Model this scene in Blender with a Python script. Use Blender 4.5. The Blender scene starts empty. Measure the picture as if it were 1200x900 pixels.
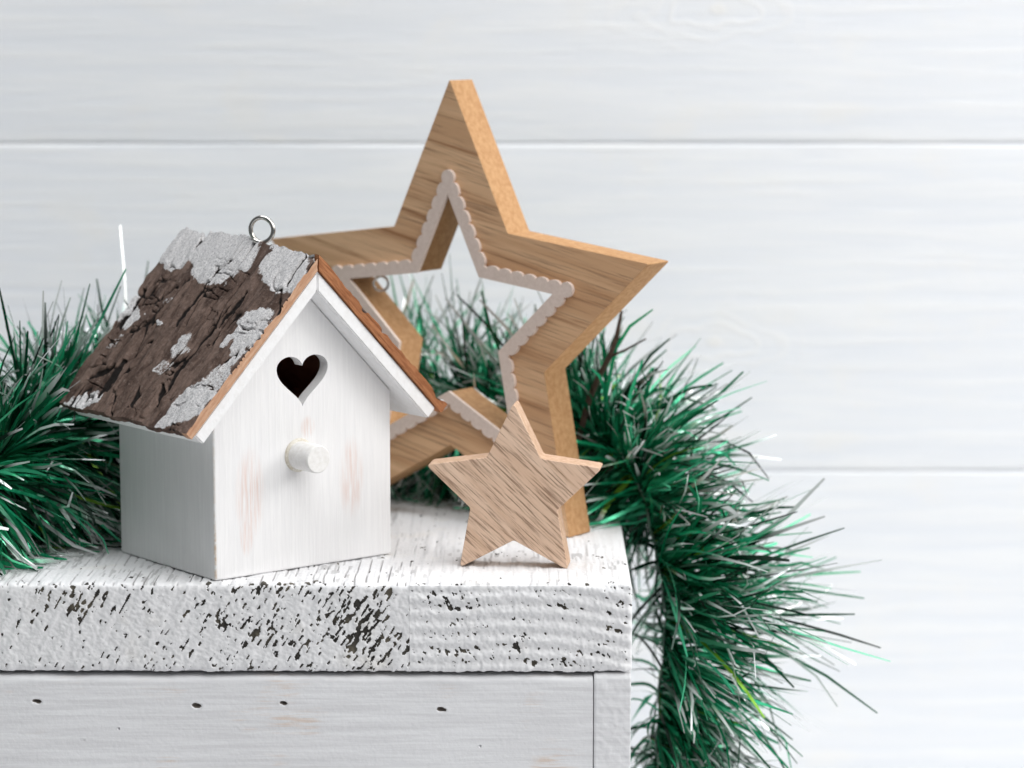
import bpy, bmesh, math, random
import numpy as np
from mathutils import Vector, Matrix

CM = 0.01
rad = math.radians
scene = bpy.context.scene
col = scene.collection

# ------------------------------------------------------------------ camera
cam_d = bpy.data.cameras.new('camera')
cam = bpy.data.objects.new('camera', cam_d)
col.objects.link(cam)
scene.camera = cam
cam.location = (0, -91.991 * CM, 19.957 * CM)
cam.rotation_euler = (rad(90) - 0.1407, 0, 0)
cam_d.sensor_width = 36.0
cam_d.lens = 3209.43 / 1200 * 36
cam_d.clip_start = 0.02
cam_d.clip_end = 20
cam_d.dof.use_dof = True
cam_d.dof.focus_distance = 0.945
cam_d.dof.aperture_fstop = 9.0
cam_d.dof.aperture_blades = 7

# ------------------------------------------------------------------ light
world = bpy.data.worlds.new('World')
scene.world = world
world.use_nodes = True
wb = world.node_tree.nodes['Background']
wb.inputs[0].default_value = (0.90, 0.95, 1.0, 1)
wb.inputs[1].default_value = 0.11


def area(name, loc, target, sx, sy, power, colour, spread=180):
    d = bpy.data.lights.new(name, 'AREA')
    d.shape = 'RECTANGLE'
    d.spread = rad(spread)
    d.size, d.size_y, d.energy, d.color = sx, sy, power, colour
    o = bpy.data.objects.new(name, d)
    col.objects.link(o)
    o.location = loc
    o.rotation_euler = (Vector(target) - Vector(loc)).to_track_quat('-Z', 'Y').to_euler()
    return o


area('window_light', (0.88, -0.92, 1.20), (0.0, 0.08, 0.02), 1.5, 1.5, 20.0, (1.0, 0.985, 0.965))
area('side_light', (1.20, 0.00, 0.72), (0.0, 0.14, 0.03), 0.55, 0.55, 8.0, (1.0, 0.99, 0.975))
area('overhead_light', (-0.10, -0.05, 1.45), (-0.05, 0.14, 0.0), 1.3, 1.3, 17.0, (0.95, 0.975, 1.0))

scene.view_settings.view_transform = 'Standard'
scene.view_settings.look = 'None'
scene.view_settings.gamma = 1
scene.view_settings.exposure = 0.16
scene.view_settings.use_curve_mapping = False
scene.render.engine = 'CYCLES'


# ------------------------------------------------------------------ helpers
def tag(o, label=None, cat=None, group=None, kind=None):
    if label: o['label'] = label
    if cat: o['category'] = cat
    if group: o['group'] = group
    if kind: o['kind'] = kind
    return o


def empty(name, loc_cm, rz=0.0):
    o = bpy.data.objects.new(name, None)
    o.empty_display_size = 0.02
    col.objects.link(o)
    o.location = [c * CM for c in loc_cm]
    o.rotation_euler = (0, 0, rz)
    return o


def link(name, me, mats, parent=None):
    o = bpy.data.objects.new(name, me)
    col.objects.link(o)
    for m in (mats if isinstance(mats, (list, tuple)) else [mats]):
        me.materials.append(m)
    if parent: o.parent = parent
    return o


def mesh_np(name, V, F, scale=CM):
    me = bpy.data.meshes.new(name)
    me.from_pydata((np.asarray(V) * scale).tolist(), [], F if isinstance(F, list) else F.tolist())
    me.update()
    return me


def from_bm(name, bm):
    for v in bm.verts: v.co *= CM
    me = bpy.data.meshes.new(name)
    bm.normal_update()
    bm.to_mesh(me)
    bm.free()
    return me


def smooth(me, angle=None):
    me.polygons.foreach_set('use_smooth', [True] * len(me.polygons))
    if angle is not None and hasattr(me, 'set_sharp_from_angle'):
        me.set_sharp_from_angle(angle=angle)
    me.update()


def set_attr(me, name, vals):
    a = me.attributes.new(name, 'FLOAT', 'POINT')
    a.data.foreach_set('value', np.ascontiguousarray(vals, dtype=np.float32))


def _hash(ix, iy, seed):
    h = (ix.astype(np.int64) * 374761393 + iy.astype(np.int64) * 668265263 + seed * 974711) & 0xffffffff
    h = ((h ^ (h >> 13)) * 1274126177) & 0xffffffff
    h = ((h ^ (h >> 16)) * 2246822519) & 0xffffffff
    return ((h ^ (h >> 15)) & 0xffffff) / float(0xffffff)


def vn(x, y, seed=0):
    x = np.asarray(x, float); y = np.asarray(y, float)
    ix, iy = np.floor(x), np.floor(y)
    fx, fy = x - ix, y - iy
    fx = fx * fx * fx * (fx * (fx * 6 - 15) + 10); fy = fy * fy * fy * (fy * (fy * 6 - 15) + 10)
    a, b = _hash(ix, iy, seed), _hash(ix + 1, iy, seed)
    c, d = _hash(ix, iy + 1, seed), _hash(ix + 1, iy + 1, seed)
    return (a * (1 - fx) + b * fx) * (1 - fy) + (c * (1 - fx) + d * fx) * fy


def fbm(x, y, seed=0, oct=4):
    s, a, t = 0, 1.0, 0
    for k in range(oct):
        s = s + a * vn(x * 2 ** k, y * 2 ** k, seed + 17 * k); t += a; a *= 0.5
    return s / t


def sstep(a, b, x):
    t = np.clip((x - a) / (b - a), 0, 1)
    return t * t * (3 - 2 * t)


# ------------------------------------------------------------------ materials
class NT:
    def __init__(self, name):
        self.m = bpy.data.materials.new(name)
        self.m.use_nodes = True
        self.t = self.m.node_tree
        self.b = self.t.nodes['Principled BSDF']
        self.b.inputs['Specular IOR Level'].default_value = 0.3
        self._co = None

    def n(self, typ, **kw):
        nd = self.t.nodes.new(typ)
        for k, v in kw.items(): setattr(nd, k, v)
        return nd

    def l(self, a, b): self.t.links.new(a, b)

    def co(self):                       # object coordinates in centimetres
        if self._co is None:
            c = self.n('ShaderNodeTexCoord')
            s = self.n('ShaderNodeVectorMath', operation='SCALE')
            s.inputs['Scale'].default_value = 100.0
            self.l(c.outputs['Object'], s.inputs[0])
            self._co = s.outputs[0]
        return self._co

    def noise(self, scale=(1, 1, 1), rot=(0, 0, 0), s=1.0, detail=4, rough=0.55, dist=0.0, lo=None, hi=None, loc=(0, 0, 0)):
        mp = self.n('ShaderNodeMapping')
        mp.inputs['Rotation'].default_value = rot
        mp2 = self.n('ShaderNodeMapping')
        mp2.inputs['Scale'].default_value = scale
        mp2.inputs['Location'].default_value = loc
        self.l(self.co(), mp.inputs[0]); self.l(mp.outputs[0], mp2.inputs[0])
        nz = self.n('ShaderNodeTexNoise')
        nz.inputs['Scale'].default_value = s
        nz.inputs['Detail'].default_value = detail
        nz.inputs['Roughness'].default_value = rough
        nz.inputs['Distortion'].default_value = dist
        self.l(mp2.outputs[0], nz.inputs['Vector'])
        o = nz.outputs[0]
        if lo is not None: o = self.rng(o, lo, hi)
        return o

    def rng(self, o, lo, hi, a=0.0, b=1.0):
        r = self.n('ShaderNodeMapRange', interpolation_type='SMOOTHSTEP')
        for k, v in zip((1, 2, 3, 4), (lo, hi, a, b)): r.inputs[k].default_value = v
        self.l(o, r.inputs[0])
        return r.outputs[0]

    def attr(self, name):
        a = self.n('ShaderNodeAttribute'); a.attribute_name = name
        return a

    def math(self, op, a, b):
        m = self.n('ShaderNodeMath', operation=op)
        for k, v in enumerate((a, b)):
            if isinstance(v, (int, float)): m.inputs[k].default_value = v
            else: self.l(v, m.inputs[k])
        return m.outputs[0]

    def mix(self, fac, a, b):
        m = self.n('ShaderNodeMix', data_type='RGBA')
        for s, v in ((m.inputs[0], fac), (m.inputs[6], a), (m.inputs[7], b)):
            if isinstance(v, (int, float)): s.default_value = v
            elif isinstance(v, tuple): s.default_value = (*v, 1)
            else: self.l(v, s)
        return m.outputs[2]

    def base(self, c, rough=0.6, spec=None, metal=None):
        i = self.b.inputs
        if isinstance(c, tuple): i['Base Color'].default_value = (*c, 1)
        else: self.l(c, i['Base Color'])
        if isinstance(rough, (int, float)): i['Roughness'].default_value = rough
        else: self.l(rough, i['Roughness'])
        if spec is not None: i['Specular IOR Level'].default_value = spec
        if metal is not None: i['Metallic'].default_value = metal

    def bump(self, h, dist_cm=0.02, strength=1.0):
        b = self.n('ShaderNodeBump')
        b.inputs['Strength'].default_value = strength
        b.inputs['Distance'].default_value = dist_cm * CM
        self.l(h, b.inputs['Height'])
        self.l(b.outputs[0], self.b.inputs['Normal'])


# white planks of the backdrop
def mat_plank():
    t = NT('white_painted_plank')
    g = t.noise((0.10, 1, 1.7), s=1.0, detail=6, rough=0.6, dist=0.6)
    fine = t.noise((0.35, 1, 9), s=1.0, detail=4, rough=0.6)
    blot = t.noise((0.28, 1, 0.5), s=0.8, detail=3)
    c = t.mix(t.rng(g, 0.35, 0.7), (0.825, 0.850, 0.890), (0.885, 0.897, 0.912))
    c = t.mix(t.math('MULTIPLY', t.rng(blot, 0.52, 0.75), 0.6), c, (0.88, 0.875, 0.86))
    # knots: soft cream rings, here and there
    mp = t.n('ShaderNodeMapping'); mp.inputs['Scale'].default_value = (0.055, 0.3, 0.13)
    t.l(t.co(), mp.inputs[0])
    ds = t.n('ShaderNodeVectorMath', operation='ADD')
    t.l(mp.outputs[0], ds.inputs[0])
    sc = t.n('ShaderNodeVectorMath', operation='SCALE'); sc.inputs['Scale'].default_value = 0.22
    cn = t.n('ShaderNodeTexNoise'); cn.inputs['Scale'].default_value = 0.5; t.l(t.co(), cn.inputs['Vector'])
    t.l(cn.outputs['Color'], sc.inputs[0]); t.l(sc.outputs[0], ds.inputs[1])
    vo = t.n('ShaderNodeTexVoronoi'); vo.inputs['Scale'].default_value = 1.0
    t.l(ds.outputs[0], vo.inputs['Vector'])
    dist = vo.outputs['Distance']
    ringw = t.math('SINE', t.math('MULTIPLY', dist, 85.0), 0)
    ringm = t.math('MULTIPLY', t.rng(ringw, 0.2, 1.0), t.rng(dist, 0.06, 0.34, 1.0, 0.0))
    core = t.rng(dist, 0.0, 0.055, 1.0, 0.0)
    c = t.mix(t.math('MULTIPLY', ringm, 0.3), c, (0.93, 0.915, 0.89))
    c = t.mix(t.math('MULTIPLY', core, 0.3), c, (0.86, 0.835, 0.78))
    t.base(c, 0.55)
    t.bump(t.math('ADD', t.math('ADD', g, t.math('MULTIPLY', fine, 0.5)), t.math('MULTIPLY', ringm, 0.25)), 0.035)
    return t.m


def mat_rough_paint():                  # thick chipped white paint over dark old wood
    t = NT('chipped_white_paint')
    n1 = t.noise(s=3.0, detail=5)
    fine = t.noise(s=16, detail=3)
    c = t.mix(n1, (0.80, 0.80, 0.805), (0.70, 0.70, 0.715))
    warm = t.noise(s=0.5, detail=3, lo=0.55, hi=0.8)
    c = t.mix(t.math('MULTIPLY', warm, 0.5), c, (0.76, 0.72, 0.65))
    chip = t.attr('chip').outputs['Fac']
    k = t.rng(t.math('ADD', chip, t.math('MULTIPLY', t.math('SUBTRACT', fine, 0.5), 0.5)), 0.44, 0.56)
    dark = t.mix(t.noise(s=1.1, detail=2, lo=0.4, hi=0.7), (0.030, 0.027, 0.024), (0.12, 0.105, 0.078))
    line = t.attr('line').outputs['Fac']
    c = t.mix(t.math('MULTIPLY', line, 0.75), c, (0.16, 0.155, 0.15))
    t.base(t.mix(k, c, dark), 0.6)
    t.bump(t.math('ADD', t.noise(s=7, detail=4), t.math('MULTIPLY', fine, 0.3)), 0.018)
    return t.m


def mat_panel_paint():
    t = NT('thin_white_wash')
    g = t.noise((0.25, 1, 6), s=1.0, detail=6, rough=0.65, dist=0.4)
    c = t.mix(t.rng(g, 0.3, 0.7), (0.66, 0.66, 0.675), (0.78, 0.785, 0.80))
    w = t.noise((0.45, 1, 0.8), s=0.7, detail=4, lo=0.54, hi=0.72)
    st = t.noise((0.6, 1, 9), s=1.0, detail=3, lo=0.45, hi=0.65)
    c = t.mix(t.math('MULTIPLY', t.math('MULTIPLY', w, st), 0.7), c, (0.66, 0.52, 0.42))
    hole = t.attr('hole').outputs['Fac']
    c = t.mix(t.rng(hole, 0.35, 0.7), c, (0.14, 0.12, 0.105))
    t.base(c, 0.55)
    t.bump(t.math('ADD', t.math('MULTIPLY', g, 0.5), t.noise((1, 1, 1), s=8, detail=3)), 0.012)
    return t.m


def mat_house_paint():
    t = NT('white_brushed_paint')
    g = t.noise((7, 7, 0.35), s=1.0, detail=6, rough=0.65, dist=0.3)
    c = t.mix(t.rng(g, 0.3, 0.72), (0.785, 0.78, 0.785), (0.84, 0.835, 0.835))
    # worn streaks where pink wood shows through: two upright patches on the front
    sep = t.n('ShaderNodeSeparateXYZ'); t.l(t.co(), sep.inputs[0])
    patch = None
    for (u, z, su, sz) in ((1.45, 2.9, 0.62, 1.6), (5.75, 3.0, 0.55, 1.45), (1.3, 1.5, 0.3, 0.8), (3.9, 5.0, 0.3, 0.4)):
        du = t.math('DIVIDE', t.math('SUBTRACT', sep.outputs[0], u), su)
        dz = t.math('DIVIDE', t.math('SUBTRACT', sep.outputs[2], z), sz)
        r = t.math('ADD', t.math('MULTIPLY', du, du), t.math('MULTIPLY', dz, dz))
        p = t.rng(r, 0.1, 1.3, 1.0, 0.0)
        patch = p if patch is None else t.math('MAXIMUM', patch, p)
    st = t.noise((11, 11, 0.7), s=1.0, detail=4, rough=0.6, lo=0.30, hi=0.75)
    front = t.rng(sep.outputs[1], 0.06, 0.1, 1.0, 0.0)
    patch = t.math('MULTIPLY', t.math('MULTIPLY', patch, st), t.math('MULTIPLY', front, 0.85))
    c = t.mix(patch, c, (0.72, 0.55, 0.49))
    # rubbed corner
    edge = t.rng(t.math('ABSOLUTE', sep.outputs[0], 0), 0.03, 0.09, 1.0, 0.0)
    ef = t.math('MULTIPLY', edge, t.rng(sep.outputs[1], 0.03, 0.12, 1.0, 0.0))
    low = t.rng(sep.outputs[2], 0.6, 2.6, 1.0, 0.25)
    c = t.mix(t.math('MULTIPLY', t.math('MULTIPLY', ef, low), t.noise(s=3, lo=0.35, hi=0.6)), c, (0.62, 0.47, 0.34))
    t.base(c, 0.5)
    t.bump(g, 0.02)
    return t.m


def mat_board_paint():
    t = NT('white_painted_edge')
    g = t.noise((5, 5, 5), s=1.0, detail=5)
    t.base(t.mix(t.rng(g, 0.35, 0.75), (0.83, 0.83, 0.835), (0.78, 0.775, 0.77)), 0.55)
    t.bump(g, 0.02)
    return t.m


def mat_bark():
    t = NT('birch_bark')
    n1 = t.noise((0.5, 1.2, 1), s=1.4, detail=6, rough=0.65, dist=0.5)
    n2 = t.noise((1, 1, 1), s=7, detail=5, rough=0.7)
    fib = t.noise((0.55, 6.5, 1), s=1.3, detail=6, rough=0.7, dist=0.5)
    c = t.mix(t.rng(n1, 0.32, 0.68), (0.062, 0.039, 0.031), (0.20, 0.138, 0.112))
    c = t.mix(t.math('MULTIPLY', t.rng(fib, 0.5, 0.72), 0.75), c, (0.055, 0.036, 0.03))
    c = t.mix(t.math('MULTIPLY', t.rng(n2, 0.52, 0.75), 0.55), c, (0.30, 0.235, 0.205))
    c = t.mix(t.rng(t.attr('crack').outputs['Fac'], 0.2, 0.7), c, (0.014, 0.011, 0.010))
    sp = t.noise((1, 1, 1), s=16, detail=4, rough=0.75)
    li = t.math('ADD', t.attr('lichen').outputs['Fac'], t.math('MULTIPLY', t.math('SUBTRACT', t.math('ADD', n2, sp), 1.0), 0.75))
    lc = t.mix(t.rng(sp, 0.32, 0.60), (0.34, 0.335, 0.35), (0.72, 0.705, 0.70))
    c = t.mix(t.rng(li, 0.40, 0.62), c, lc)
    t.base(c, 0.85, 0.15)
    t.bump(t.math('ADD', t.math('ADD', n2, fib), t.math('MULTIPLY', sp, 0.8)), 0.05)
    return t.m


def mat_bark_edge(name, a, b):
    t = NT(name)
    n1 = t.noise((0.5, 1.5, 6.0), s=2.0, detail=6, rough=0.7, dist=0.6)
    t.base(t.mix(t.rng(n1, 0.32, 0.68), a, b), 0.75, 0.2)
    t.bump(n1, 0.06)
    return t.m


def mat_wood(name, ang, dark, mid, light, along=0.12, across=3.2, pore=0.5, pore_col=(0.10, 0.05, 0.025), rough=0.6, pores=(0.30, 11.0), plim=(0.52, 0.68)):
    """grain in the x/z plane, lines running along the direction ang"""
    t = NT(name)
    rot = (0, ang, 0)
    g = t.noise((along, 1, across), rot, s=1.0, detail=6, rough=0.68, dist=0.25)
    band = t.noise((along * 0.5, 1, across * 0.22), rot, s=1.0, detail=2, dist=0.6, loc=(3.1, 0, 1.7))
    c = t.mix(t.rng(band, 0.32, 0.68), mid, light)
    c = t.mix(t.rng(g, 0.48, 0.72), c, dark)
    p = t.noise((pores[0], 1, pores[1]), rot, s=1.0, detail=4, rough=0.6, dist=0.15, lo=plim[0], hi=plim[1])
    c = t.mix(t.math('MULTIPLY', p, pore), c, pore_col)
    t.base(c, rough, 0.25)
    t.bump(t.math('SUBTRACT', t.math('MULTIPLY', g, 0.4), p), 0.02)
    return t.m


def mat_plain(name, a, b, s=6, rough=0.7, bump=0.02):
    t = NT(name)
    n1 = t.noise(s=s, detail=5, rough=0.65)
    t.base(t.mix(t.rng(n1, 0.3, 0.7), a, b), rough, 0.25)
    t.bump(n1, bump)
    return t.m


def mat_tinsel():                       # thin dyed film: shiny, and some light comes through it
    t = NT('green_foil_tinsel')
    a = t.attr('tint')
    t.base(a.outputs['Color'], 0.16, 0.7, 0.5)
    tr = t.n('ShaderNodeBsdfTranslucent')
    t.l(a.outputs['Color'], tr.inputs[0])
    mx = t.n('ShaderNodeMixShader'); mx.inputs[0].default_value = 0.11
    t.l(t.b.outputs[0], mx.inputs[1]); t.l(tr.outputs[0], mx.inputs[2])
    t.l(mx.outputs[0], t.t.nodes['Material Output'].inputs[0])
    return t.m


M = dict(
    plank=mat_plank(), rough=mat_rough_paint(), panel=mat_panel_paint(), house=mat_house_paint(),
    board=mat_board_paint(), bark=mat_bark(),
    edge_l=mat_bark_edge('pale_bark_edge', (0.46, 0.24, 0.14), (0.62, 0.40, 0.27)),
    edge_r=mat_bark_edge('red_brown_bark_edge', (0.24, 0.085, 0.035), (0.44, 0.19, 0.085)),
    inside=mat_plain('raw_wood_interior', (0.38, 0.17, 0.115), (0.46, 0.23, 0.16), 2),
    veneer=mat_wood('star_veneer', rad(-13), (0.34, 0.17, 0.080), (0.57, 0.335, 0.182), (0.74, 0.485, 0.29), pore=0.42, across=3.6, pores=(0.3, 13.0)),
    mdf=mat_plain('star_cut_edge', (0.40, 0.21, 0.092), (0.52, 0.305, 0.148), 5),
    oak=mat_wood('oak_star', rad(-43), (0.62, 0.415, 0.285), (0.71, 0.49, 0.35), (0.78, 0.565, 0.42), along=0.22, across=5.0, pore=0.75, pore_col=(0.22, 0.12, 0.072), pores=(0.7, 15), plim=(0.48, 0.66)),
    oak_edge=mat_plain('oak_star_edge', (0.50, 0.32, 0.21), (0.64, 0.45, 0.32), 5),
    felt=mat_plain('pink_beige_felt', (0.68, 0.56, 0.49), (0.76, 0.64, 0.57), 9, 0.9, 0.015),
    tinsel=mat_tinsel(),
    peg=mat_plain('peg_paint', (0.74, 0.725, 0.70), (0.83, 0.82, 0.81), 5),
    table=mat_plain('white_table', (0.72, 0.72, 0.73), (0.8, 0.8, 0.81), 1),
    stalk=mat_plain('dark_stalk', (0.035, 0.025, 0.02), (0.08, 0.05, 0.035), 5),
)
_t = NT('bright_steel'); _t.base((0.62, 0.60, 0.57), 0.22, 0.5, 1.0); M['steel'] = _t.m
_t = NT('core_wire'); _t.base((0.10, 0.16, 0.13), 0.35, 0.5, 0.7); M['wire'] = _t.m


# ------------------------------------------------------------------ the setting: plank wall and table
TABLE_Z = -22.0
wall = tag(empty('wall', (0, 30, TABLE_Z)), kind='structure')
random.seed(4)


def plank_mesh(L, H, T, seed):
    """board lying along x, front towards -y, soft rounded long edges, slightly uneven arrises"""
    nx = 150
    xs = np.linspace(-L / 2, L / 2, nx)
    prof = []
    r, dp = 0.22, 0.075
    prof.append((T, 0.0)); prof.append((dp, 0.0))
    for k in range(1, 5):
        a = k / 5 * math.pi / 2
        prof.append((dp - dp * math.sin(a), r - r * math.cos(a)))
    for k in range(0, 9):
        prof.append((0.0, r + (H - 2 * r) * k / 8))
    for k in range(1, 5):
        a = k / 5 * math.pi / 2
        prof.append((dp - dp * math.cos(a), H - r + r * math.sin(a)))
    prof.append((dp, H)); prof.append((T, H))
    prof = np.array(prof); m = len(prof)
    V = np.zeros((nx, m, 3))
    V[:, :, 0] = xs[:, None]
    V[:, :, 1] = prof[None, :, 0]
    V[:, :, 2] = prof[None, :, 1]
    wob = (fbm(xs * 0.35, xs * 0 + seed, seed, 3) - 0.5) * 0.10
    V[:, 2:6, 2] += np.abs(wob)[:, None]
    V[:, -6:-2, 2] -= np.abs(wob[::-1])[:, None]
    V[:, 5:-5, 1] += (fbm(V[:, 5:-5, 0] * 0.08, V[:, 5:-5, 2] * 0.3, seed + 5, 3) - 0.5) * 0.08
    F = []
    for i in range(nx - 1):
        for j in range(m - 1):
            a = i * m + j
            F.append((a, a + 1, a + m + 1, a + m))
    F.append(tuple(range(m))[::-1]); F.append(tuple((nx - 1) * m + j for j in range(m)))
    F.append(tuple([i * m for i in range(nx)]) + tuple([i * m + m - 1 for i in range(nx - 1, -1, -1)]))
    me = mesh_np('plank', V.reshape(-1, 3), F)
    smooth(me, rad(40))
    return me


PH = 14.77
joints = [-1.294 + PH * k for k in (-1, 0, 1, 2)]
edges = [TABLE_Z] + joints + [joints[-1] + PH]
for i in range(len(edges) - 1):
    lo, hi = edges[i] + 0.012, edges[i + 1] - 0.012
    p = link('plank', plank_mesh(130, hi - lo, 1.6, 11 + i), M['plank'], wall)
    p.location = (0, 0, (lo - TABLE_Z) * CM)
bm = bmesh.new()
bmesh.ops.create_cube(bm, size=1, matrix=Matrix.Translation((0, 2.1, 29)) @ Matrix.Diagonal((130, 0.9, 58, 1)))
link('wall_backing', from_bm('wall_backing', bm), M['table'], wall)

bm = bmesh.new()
bmesh.ops.create_cube(bm, size=1, matrix=Matrix.Translation((0, -15, -1)) @ Matrix.Diagonal((130, 88, 2, 1)))
bmesh.ops.bevel(bm, geom=bm.edges[:], offset=0.3, segments=2, affect='EDGES')
tb = link('table', from_bm('table', bm), M['table'])
tb.location = (0, 0, TABLE_Z * CM)
tag(tb, kind='structure')

# ------------------------------------------------------------------ white painted chest (lid boards, front panel, corner post)
SYAW = -0.0049
chest = tag(empty('wooden_chest', (0, 0, TABLE_Z), SYAW),
            'white painted wooden chest with chipped rough lid, birdhouse and stars standing on it', 'chest')
LID_T, LID_D, XR, XS = 3.1, 21.0, 4.13, -3.52


def rot2(x, y, a):
    return x * math.cos(a) + y * math.sin(a), -x * math.sin(a) + y * math.cos(a)


def lid_relief(X, s, side):
    """paint relief, chips and saw lines; s = depth on the top, = height (negative) on the front.
    returns height (cm), chip, line"""
    pebble = (fbm(X * 10, s * 10, 3, 3) - 0.5) * 0.05
    if side == 'front':
        left = X < XS
        # left board: slanting saw strokes
        a, b = rot2(X, s, rad(60))
        wv = (vn(a * 1.0, b * 4.6, 21) - 0.5) * 0.05 + (vn(a * 2.2, b * 9, 22) - 0.5) * 0.035
        fl = 0.72 * fbm(a * 3.4, b * 12, 31, 2) + 0.28 * fbm(X * 9, s * 9, 33, 2)
        px, py = 600 + X * 34.1, 687 - s * 33.5

        def blob(cx, cy, rx, ry): return np.exp(-((px - cx) / rx) ** 2 - ((py - cy) / ry) ** 2)
        dens = (1.0 * blob(105, 712, 60, 24) + 0.95 * blob(420, 735, 42, 48) + 0.75 * blob(325, 745, 60, 40) + 0.6 * blob(230, 770, 25, 16)
                + 0.45 * blob(260, 720, 40, 20) + 0.7 * blob(330, 690, 60, 9) + 0.5 * blob(450, 700, 40, 16) + 0.35 * blob(150, 780, 120, 10) + 0.7 * blob(460, 770, 30, 18)
                + 0.06)
        chipL = fl - (0.765 - 0.21 * np.clip(dens, 0, 1.1))
        # right board: growth-ring ridges, bending down to the right
        ph = s + 0.012 * np.maximum(X + 0.5, 0) ** 2.6 + 0.10 * (vn(X * 0.5, s * 0 + 3, 40) - 0.5) * 2 - 0.015 * X
        ring = np.cos(ph * 2 * math.pi / 0.50)
        wr = ring * 0.030 + (fbm(X * 9, s * 6, 44, 2) - 0.5) * 0.045
        fr = 0.7 * fbm(X * 11 + s * 5.0, s * 8, 51, 2) + 0.3 * fbm(X * 11, s * 9, 53, 2) - 0.07 * ring
        densR = (0.95 * blob(515, 703, 40, 8) + 0.9 * blob(525, 718, 40, 6) + 0.7 * blob(545, 736, 60, 7) + 0.95 * blob(540, 771, 50, 9)
                 + 0.8 * blob(605, 757, 20, 10) + 0.8 * blob(645, 778, 40, 8) + 0.9 * blob(722, 712, 16, 8) + 0.95 * blob(728, 733, 14, 9)
                 + 0.7 * blob(655, 708, 14, 8) + 0.6 * blob(700, 770, 40, 10) + 0.5 * blob(740, 690, 10, 12) + 0.02)
        chipR = fr - (0.79 - 0.23 * np.clip(densR, 0, 1.1))
        h = np.where(left, wv, wr) + pebble
        chip = np.where(left, chipL, chipR)
        chip = np.clip(0.5 + chip * 11, 0, 1)
        line = np.zeros_like(X)
        # uneven drips along the lower arris
        low = sstep(-2.6, -3.05, s)
        h = h + low * (vn(X * 5.2, s * 0, 61) - 0.5) * 0.045
    else:
        Xp = X + 0.06 * (vn(s * 0.8, X * 0.3, 70) - 0.5)
        g = vn(Xp * 3.6, s * 0.16 + 5, 71)
        g2 = vn(Xp * 9.5, s * 0.7, 72)
        h = (g - 0.5) * 0.06 + (g2 - 0.5) * 0.035 + pebble * 0.6
        strong = np.where(X < XS, 1.0, 0.25) * (0.3 + 0.7 * sstep(9, 2, s))
        brk = sstep(0.32, 0.6, vn(X * 2.1, s * 1.1, 73))
        saw = np.abs(((Xp * 2.75 + 0.6 * vn(Xp * 0.9, s * 0.1, 74)) % 1.0) - 0.5) * 2
        line = sstep(0.18, 0.04, saw) * brk * strong
        fine = sstep(0.66, 0.78, vn(X * 13, s * 1.4, 75)) * sstep(0.45, 0.7, vn(X * 0.8, s * 0.6, 76)) * 0.55
        h = h - line * 0.06
        line = np.maximum(line, fine)
        chip = np.clip(0.5 + (fbm(X * 5, s * 2.0, 77, 3) - (0.83 - 0.16 * sstep(0.7, 0.1, s))) * 8, 0, 1) * np.where(X < XS, 1, 0.9)
    return h, chip, line


def lid_board(x0, x1, fine_from, round_right):
    r = 0.22
    # profile: (y, z, ny, nz, side, s)
    P = []
    for y in np.concatenate([np.linspace(LID_D, 12, 20), np.linspace(12, r, 210)[1:]]): P.append((y, 0.0, 0, 1, 0, y))
    for k in range(1, 7):
        a = k / 7 * math.pi / 2
        P.append((r - r * math.sin(a), -r + r * math.cos(a), -math.sin(a), math.cos(a), 0 if k < 4 else 1, None))
    for z in np.linspace(-r, -LID_T + r, 86): P.append((0.0, z, -1, 0, 1, z))
    for k in range(1, 6):
        a = k / 6 * math.pi / 2
        P.append((r - r * math.cos(a), -LID_T + r - r * math.sin(a), -math.cos(a), -math.sin(a), 1, None))
    for y in (r, 3, 10, LID_D): P.append((y, -LID_T, 0, -1, 2, y))
    xs = list(np.arange(fine_from, x1 - (0.16 if round_right else 0.0), 0.036))
    if fine_from > x0: xs = list(np.linspace(x0, fine_from, 12)[:-1]) + xs
    ins = [0.0] * len(xs)
    if round_right:
        for k in range(0, 6):
            a = k / 5 * math.pi / 2
            xs.append(x1 - 0.15 + 0.15 * math.sin(a)); ins.append(0.15 * (1 - math.cos(a)))
    else:
        xs.append(x1); ins.append(0.0)
    xs = np.array(xs); ins = np.array(ins)
    Y = np.array([p[0] for p in P]); Z = np.array([p[1] for p in P])
    NY = np.array([p[2] for p in P]); NZ = np.array([p[3] for p in P]); SD = np.array([p[4] for p in P])
    X2 = xs[:, None] + 0 * Y[None, :]
    ht, ct, lt = lid_relief(X2, Y[None, :] + 0 * X2, 'top')
    hf, cf, lf = lid_relief(X2, Z[None, :] + 0 * X2, 'front')
    f = SD[None, :]
    h = np.where(f == 0, ht, np.where(f == 1, hf, 0)); c = np.where(f == 0, ct, np.where(f == 1, cf, 0)); ln = np.where(f == 0, lt, 0)
    h = np.where(f == 0, np.minimum(h, 0.02) - 0.02, h)       # keep the standing surface at z = 0
    h = h - 0.05 * sstep(0.45, 0.9, c) * (f == 1)
    d = h - ins[:, None]
    V = np.stack([X2, Y[None] + NY[None] * d, Z[None] + NZ[None] * d - 0.0 * X2], -1)
    n, m = X2.shape
    idx = np.arange(n * m).reshape(n, m)
    F = np.stack([idx[:-1, :-1], idx[:-1, 1:], idx[1:, 1:], idx[1:, :-1]], -1).reshape(-1, 4).tolist()
    F.append(tuple(idx[0][::-1])); F.append(tuple(idx[-1]))
    F.append(tuple(idx[:, 0]) + tuple(idx[::-1, -1]))
    V = V.reshape(-1, 3); V[:, 2] -= TABLE_Z
    me = mesh_np('lid_board', V, F)
    smooth(me, rad(50))
    set_attr(me, 'chip', c.ravel()); set_attr(me, 'line', ln.ravel())
    return me


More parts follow.
